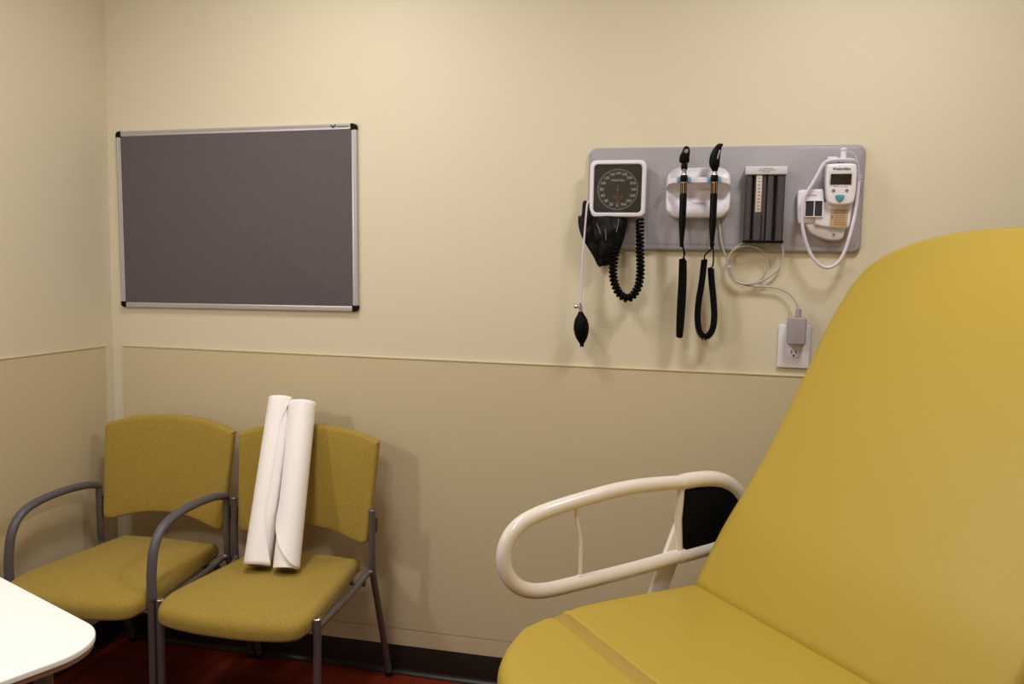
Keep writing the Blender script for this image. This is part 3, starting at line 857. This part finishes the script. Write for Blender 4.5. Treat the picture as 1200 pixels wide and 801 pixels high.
# ---- the two handles
def handle(hx, kind, label):
    Y = -.0855
    t = thing('otoscope' if kind else 'ophthalmoscope', (hx, Y, 1.70), label, 'otoscope' if kind else 'ophthalmoscope')
    I = Matrix.Identity(4)
    def Mz(z, dx=0, dy=0): return Matrix.Translation((dx, dy, z-1.70))
    bm = newbm(); add_lathe(bm, [(0, 0), (.0095, 0), (.0108, .003), (.0108, .017), (.0095, .020), (0, .020)], Mz(1.6935), 20); link('collar', bm, BLACKP, t)
    bm = newbm(); add_lathe(bm, [(0, 0), (.0085, 0), (.0088, .002), (.0088, .034), (0, .034)], Mz(1.6585), 20); link('contact_band', bm, BRASS, t)
    bm = newbm()
    for a in range(8):
        an = 2*PI*a/8+.39
        add_box(bm, (.0088*math.cos(an), .0088*math.sin(an), 1.6745-1.70), (.002, .0035, .032), 0, Matrix.Rotation(an, 3, 'Z'))
    link('band_rib', bm, BLACKP, t)
    bm = newbm()
    add_lathe(bm, [(0, 0), (.0050, 0), (.0065, .02), (.0085, .045), (.0105, .070), (.0107, .155), (.0098, .160), (0, .160)], Mz(1.499), 20)
    link('grip', bm, BLACKP, t)
    bm = newbm(); add_lathe(bm, [(0, 0), (.0085, 0), (.0070, .004), (.0068, .013), (.0085, .015), (.0085, .019), (0, .019)], Mz(1.7125), 20); link('neck', bm, CHROME, t)
    bm = newbm()
    if kind == 0:       # ophthalmoscope: block neck and rounded disc head
        add_box(bm, (0, 0, 1.739-1.70), (.019, .017, .022), .004)
        key = [(-.012, 0), (-.016, .010), (-.014, .022), (-.008, .034), (-.004, .045), (.004, .049), (.012, .045), (.015, .034), (.014, .018), (.012, 0)]
        o = [(p.x, p.y) for p in catmull([(a, b, 0) for a, b in key], 4, True)]
        ar = sum(o[i-1][0]*o[i][1]-o[i][0]*o[i-1][1] for i in range(len(o)))
        if ar < 0: o = o[::-1]
        add_slab(bm, o, .018, .006, wallm(0, .009, 1.750-1.70), both=True, seg=4)
        hd = link('head', bm, BLACKP, t)
        bm = newbm(); add_lathe(bm, [(.0062, 0), (.0062, .0015), (.0045, .002), (.004, .0008), (0, .0008)], Matrix.Translation((.004, -.009, 1.783-1.70)) @ WALLM, 18); link('viewing_lens', bm, CHROME, hd)
    else:               # otoscope: cone head swept to the right
        P = [Vector(p) for p in ((0, 0, .030), (-.001, 0, .040), (-.002, 0, .055), (0, -.001, .070), (.004, -.002, .084), (.010, -.004, .096), (.016, -.006, .100))]
        rr = [.0095, .0145, .0160, .0150, .0125, .0090, .005]
        PP = catmull(P, 5); RR = [c.x for c in catmull([(a, 0, 0) for a in rr], 5)]
        add_tube(bm, PP, RR, 18, dome=True)
        hd = link('head', bm, BLACKP, t)
        bm = newbm(); add_tube(bm, [(.006, -.014, .060), (.009, -.014, .072), (.012, -.014, .083)], .0022, 8, dome=True); link('insufflator_port', bm, GREYAD, hd)
    # cord
    L0 = t.location
    if kind == 0:
        coil = [(799.5, 303, -.078), (798.5, 330, -.078), (796.8, 360, -.076), (796, 385, -.072), (796.3, 393, -.062), (797.5, 385, -.050), (799.5, 360, -.045), (801, 330, -.045), (801, 305, -.048)]
        thin1 = [(800, 288, -.080), (801, 293, -.082), (802.5, 297, -.080), (800, 304, -.078)]
        thin2 = [(801, 306, -.048), (801.5, 296, -.045), (800, 282, -.042), (799, 262, -.035), (800, 250, -.028)]
    else:
        coil = [(825.5, 304, -.066), (822.5, 330, -.066), (818.5, 355, -.066), (817.5, 375, -.066), (820, 389, -.064), (826.5, 395, -.062), (834, 388, -.060), (837, 372, -.058), (836, 350, -.055), (834, 330, -.052), (833, 314, -.05)]
        thin1 = [(837, 285, -.080), (835, 290, -.078), (830, 295, -.072), (826, 299, -.068), (825.5, 305, -.066)]
        thin2 = [(833, 315, -.05), (835.5, 310, -.05), (836, 296, -.048), (834.5, 280, -.044), (835, 262, -.036), (836, 250, -.028)]
    bm = newbm()
    add_coil(bm, catmull([at(*p)-L0 for p in coil], 8), .0076, .0030, .0054, seg=6, per=10)
    for th in (thin1, thin2): add_tube(bm, catmull([at(*p)-L0 for p in th], 6), .0023, 8)
    link('coiled_cord', bm, RUBBER, t)
handle(hx1, 0, 'black handheld eye scope with round head, left of the two in the cradle')
handle(hx2, 1, 'black handheld ear scope with tapered head, right of the two in the cradle')

# ---- specula dispenser (dark ribbed box)
dx0, dx1, dz0, dz1 = 2.2395, 2.3525, 1.523, 1.717
t = thing('tip_dispenser', ((dx0+dx1)/2, -.018, dz0), 'dark grey ribbed dispenser box with pale top label, right of the cradle', 'dispenser')
w2 = dx1-dx0
bm = newbm()
sp = [(0, .0), (0, .032), (.04, .038), (.13, .038), (.16, .034), (.165, .014), (.225, .014), (.23, .034), (.26, .037), (.41, .037), (.42, .030), (.45, .030), (.46, .036), (.50, .037), (.51, .026), (.55, .026), (.56, .036),
      (.60, .038), (.69, .038), (.71, .033), (.715, .012), (.785, .012), (.79, .033), (.82, .038), (.95, .038), (1, .030), (1, 0)]
bot = [bm.verts.new((-w2/2+a*w2, -b, 0)) for a, b in sp]; top = [bm.verts.new((-w2/2+a*w2, -b, dz1-dz0)) for a, b in sp]
for k in range(len(sp)): bm.faces.new((bot[k], bot[(k+1) % len(sp)], top[(k+1) % len(sp)], top[k]))
bm.faces.new(bot); bm.faces.new(top)
link('ribbed_body', bm, RIBGREY, t)
bm = newbm(); add_box(bm, (0, -.020, -.003), (w2+.004, .042, .007), .0015); link('bottom_lip', bm, BLACKP, t)
bm = newbm(); add_box(bm, (0, -.022, dz1-dz0+.012), (w2+.006, .044, .024), .003)
capo = link('top_cap', bm, CAPM, t)
bm = newbm()
for q, ww in ((.0175, .036), (.0125, .046), (.0075, .022)):
    x = -ww/2
    rnd = random.Random(int(q*1e4))
    while x < ww/2:
        l_ = rnd.uniform(.003, .007)
        add_box(bm, (x+l_/2, -.0442, dz1-dz0+q), (l_*.85, .0004, .0022)); x += l_+.001
link('label_print', bm, GREYINK, capo)
bm = newbm(); add_box(bm, (-w2/2+.335*w2, -.0375, dz1-dz0-.056), (.0165, .0014, .108), .0004); sp_ = link('scale_strip', bm, STRIP, t)
bm = newbm()
for k in range(10): add_box(bm, (-w2/2+.335*w2, -.0383, dz1-dz0-.010-k*.0102), (.007, .0004, .0035))
link('scale_marks', bm, REDINK, sp_)
bm = newbm(); add_box(bm, (-w2/2+.44*w2, -.0315, dz1-dz0-.06), (.003, .002, .12)); link('amber_strip', bm, BROWNINK, t)

# ---- thermometer with wall holder
t = thing('thermometer_holder', (2.46, -.018, 1.61), 'white wall holder with black probe cover windows and yellow label', 'thermometer holder')
def outl(pts, y):
    o = [at(a, b, y) for a, b in pts]
    o = [(p.x, p.z) for p in o]
    ar = sum(o[i-1][0]*o[i][1]-o[i][0]*o[i-1][1] for i in range(len(o)))
    return o if ar > 0 else o[::-1]
def outs(pts, y, n=3):
    o = outl(pts, y); return [(p.x, p.y) for p in catmull([(a, b, 0) for a, b in o], n, True)]
# lower shell (darker, curves back), main shell, probe box
bm = newbm(); add_slab(bm, outs([(944, 256), (968, 256), (994, 258), (992, 268), (989, 277), (984, 281.5), (970, 281), (956, 276.5), (947, 269)], -.045, 4), .026, .006, wallm(0, -.018, 0), seg=4); linkw('lower_shell', bm, BASEGREY, t)
bm = newbm(); add_slab(bm, outs([(955, 240), (958, 237), (975, 236), (994, 236.5), (999, 239), (998, 252), (996, 264), (991, 268), (975, 266.8), (958, 264), (955, 261)], -.055, 4), .035, .006, wallm(0, -.018, 0), seg=4); linkw('main_shell', bm, WHITEP, t)
bm = newbm(); add_slab(bm, outs([(935, 227), (936, 223.5), (940, 222.5), (960, 221.5), (965, 223), (966, 236), (965, 258), (962, 261), (940, 261.5), (936, 260), (935, 245)], -.045), .030, .004, wallm(0, -.018, 0), seg=3); linkw('cover_box_holder', bm, WHITEP, t)
bm = newbm()
a = at(943.2, 234.2, -.058); b = at(964.3, 254.5, -.058)
ringslab(bm, rrect(b.x-a.x, a.z-b.z, .002, 3, cx=(a.x+b.x)/2, cy=(a.z+b.z)/2), rrect(b.x-a.x-.006, a.z-b.z-.006, .001, 3, cx=(a.x+b.x)/2, cy=(a.z+b.z)/2), -.046, -.060, .001)
add_box(bm, ((a.x+b.x)/2+.001, -.056, (a.z+b.z)/2), (.003, .006, a.z-b.z-.004))
linkw('window_frame', bm, WHITEP, t)
bm = newbm(); add_box(bm, ((a.x+b.x)/2, -.0535, (a.z+b.z)/2), (b.x-a.x-.004, .005, a.z-b.z-.004)); linkw('cover_window', bm, DIAL, t)
a = at(973.5, 243.5, -.0545); b = at(992.5, 267, -.0545)
bm = newbm(); add_box(bm, ((a.x+b.x)/2, -.0545, (a.z+b.z)/2), (b.x-a.x, .001, a.z-b.z-.004), .0003); lb = linkw('yellow_label', bm, YELLOWL, t)
bm = newbm()
for k in range(7): add_box(bm, ((a.x+b.x)/2+.002, -.0553, a.z-.008-k*.0066), ((b.x-a.x)*(.72 if k % 2 else .62), .0003, .0018))
add_box(bm, (a.x+.005, -.0553, (a.z+b.z)/2+.002), (.004, .0003, .010)); linkw('label_lines', bm, BROWNINK, t)
bm = newbm(); p = at(977, 274.5, -.047); add_lathe(bm, [(.0035, 0), (.0035, .001), (0, .001)], Matrix.Translation(p) @ WALLM, 14); linkw('mounting_screw', bm, BROWNINK, t)
text('holder_wordmark', 'WelchAllyn', .007, Matrix.Translation(at(950, 228.5, -.0485)-t.location) @ WALLM, GREYINK, t)

t = thing('thermometer', (2.50, -.05, 1.69), 'white electronic thermometer with dark display, teal button and lilac looped cord', 'thermometer')
bm = newbm()
add_slab(bm, outs([(968, 196), (971, 192.5), (986, 191.5), (1000, 192), (1003.5, 195), (1003.5, 210), (1002.5, 225), (1000, 236), (995, 239.5), (983, 240.5), (973, 239), (969, 234), (967.3, 215)], -.068, 4), .030, .007, wallm(0, -.048, 0), crown=.002, seg=5, inner=3)
body = linkw('body', bm, WHITEP, t)
FY = -.0798
bm = newbm(); c_ = at(985.5, 208.5, FY); add_slab(bm, rrect(.064, .041, .006, 4, cx=c_.x, cy=c_.z), .001, .0004, wallm(0, FY+.0006, 0), seg=2); linkw('display_bezel', bm, STRIP, t)
bm = newbm(); c_ = at(985.5, 209.8, FY); add_slab(bm, rrect(.057, .031, .003, 4, cx=c_.x, cy=c_.z), .001, .0003, wallm(0, FY-.0003, 0), seg=2); linkw('display', bm, SCREEN, t)
bm = newbm(); add_slab(bm, outs([(979, 229), (984, 228), (989.5, 229), (988.5, 233), (984.3, 236.5), (980, 233.5)], FY, 3), .003, .001, wallm(0, FY+.001, 0), seg=2); linkw('teal_button', bm, TEAL, t)
for p_ in ((976.8, 223), (992.3, 223)):
    bm = newbm(); q = at(*p_, FY); add_lathe(bm, [(.0042, 0), (.0042, .002), (.003, .003), (0, .003)], Matrix.Translation(q) @ WALLM, 16); linkw('round_button', bm, GREYINK, t)
text('thermometer_wordmark', 'WelchAllyn', .0105, Matrix.Translation(at(986.5, 197.8, FY)-t.location) @ WALLM, DARKINK, t, bold=.0002)
text('model_print', 'SureTemp Plus', .0062, Matrix.Translation(at(985, 218.3, FY)-t.location) @ WALLM, DARKINK, t)
# probe in its well
q = at(988, 190, -.050)
bm = newbm(); add_lathe(bm, [(0, 0), (.011, 0), (.010, .006), (.0085, .012), (.0085, .032), (.0105, .034), (.0105, .038), (.006, .041), (0, .041)], Matrix.Translation(q), 20)
linkw('probe', bm, WHITEP, t)
bm = newbm(); q = at(975, 189, -.05); add_box(bm, q+Vector((0, 0, .004)), (.03, .02, .018), .004); linkw('probe_well', bm, LILAC, t)
bm = newbm()
P = [(1003, 190.5, -.052), (999, 187.5, -.066), (988, 186.8, -.072), (975, 187.5, -.074), (966, 191, -.074), (959, 203, -.076), (951, 217, -.077), (943, 230, -.078), (940, 246, -.078), (940.5, 266, -.074), (946, 288, -.066), (955, 305, -.062),
     (968, 313.3, -.060), (981, 308.5, -.060), (990, 294, -.062), (998, 268, -.060), (1003, 244, -.052), (1006, 220, -.044), (1007, 205, -.040)]
add_tube(bm, catmull([at(*p) for p in P], 7), .0052, 12)
linkw('probe_cord', bm, LILAC, t)
bm = newbm()
P = [(990, 178, -.052), (997, 178, -.050), (1003, 184, -.046), (1006, 194, -.042), (1007, 206, -.040)]
add_tube(bm, catmull([at(*p) for p in P], 6), .0012, 6)
for k in range(3):
    P = [(1002.5, 199+k*4, -.045), (1007, 201+k*4, -.050), (1011, 206+k*3.5, -.046), (1011, 209+k*3.5, -.034), (1006, 206+k*4, -.03)]
    add_tube(bm, catmull([at(*p) for p in P], 5), .0011, 6)
linkw('thin_lead', bm, LILAC, t)

# ---- power cord and adapter
t = thing('power_adapter', at(934, 388, -.03), 'grey plug in adapter with coiled thin grey power cord', 'power adapter')
ac = at(934.2, 388, -.048)
bm = newbm(); add_slab(bm, [(p[0]+ac.x, p[1]+ac.z) for p in rrect(.052, .082, .006, 4)], .040, .004, wallm(0, -.012, 0), seg=3)
linkw('adapter_body', bm, GREYAD, t)
bm = newbm(); q = at(935.5, 369.5, -.032)
add_lathe(bm, [(0, 0), (.009, 0), (.0088, .014), (.0075, .024), (.0045, .026), (0, .026)], Matrix.Translation(q+Vector((0, 0, -.004))), 16)
linkw('strain_relief', bm, GREYAD, t)
bm = newbm()
for s in (-1, 1): add_box(bm, (ac.x+s*.006, -.009, ac.z-.022), (.0015, .010, .006))
linkw('plug_prong', bm, CHROME, t)
bm = newbm()
P = [(841, 254, -.024), (843, 264, -.024), (845.5, 284, -.026), (851, 302, -.024), (853.5, 316, -.022), (860, 327.5, -.020), (873, 333.5, -.018), (887, 330, -.018), (897, 319, -.020), (899, 305, -.024), (892, 293, -.030), (878, 288, -.034),
     (863, 290.5, -.034), (854.5, 300, -.034), (852.5, 313, -.032), (858, 326, -.028), (872, 332.5, -.026), (890, 330, -.024), (907, 320, -.022), (916.5, 306, -.020), (917.5, 293, -.018), (912, 284, -.021), (900, 279, -.024),
     (884, 280.5, -.026), (868, 286, -.028), (857, 296, -.028), (854, 311, -.026), (860, 325, -.024), (874, 334, -.022), (895, 335.5, -.02), (912, 337.5, -.02), (925, 344, -.024), (932, 353, -.030), (935.4, 363, -.032)]
add_tube(bm, catmull([at(*p) for p in P], 7), .0031, 8)
linkw('power_cord', bm, CABLE, t)
bm = newbm(); add_lathe(bm, [(.0052, -.003), (.006, 0), (.0052, .003)], Matrix.Translation(at(853.6, 312, -.028)), 12); linkw('cable_tie', bm, WHITEP, t)

# ---- outlet
oc = Vector((2.4035, 0, 1.2052))
t = thing('power_outlet', (oc.x, 0, oc.z), 'white two socket wall outlet plate below the wall board', 'power outlet')
bm = newbm(); add_slab(bm, rrect(.0935, .133, .004, 4), .006, .003, wallm(0, -.0045, 0), seg=3); link('cover_plate', bm, WHITEP, t)
for zz in (.021, -.021):
    bm = newbm(); add_slab(bm, rrect(.034, .029, .009, 5, cy=zz), .002, .0008, wallm(0, -.0100, 0), seg=2); s_ = link('socket', bm, WHITEP, t)
    bm = newbm()
    for s in (-1, 1): add_box(bm, (s*.0065, -.0122, zz+.004), (.0026, .001, .009))
    add_lathe(bm, [(.003, 0), (.003, .0008), (0, .0008)], Matrix.Translation((0, -.0119, zz-.007)) @ WALLM, 12)
    link('slots', bm, SLOT, s_)
bm = newbm(); add_lathe(bm, [(.003, 0), (.003, .001), (0, .0014)], Matrix.Translation((0, -.0103, 0)) @ WALLM, 12); link('plate_screw', bm, CHROME, t)

# ---------------------------------------------------------------- world and view
wd = bpy.data.worlds.new('world'); sc.world = wd; wd.use_nodes = True
wd.node_tree.nodes['Background'].inputs[0].default_value = (.05, .045, .04, 1)
sc.view_settings.view_transform = 'Standard'; sc.view_settings.look = 'None'
sc.view_settings.gamma = 1; sc.view_settings.use_curve_mapping = False
sc.view_settings.exposure = 0.0
sc.cycles.use_denoising = True
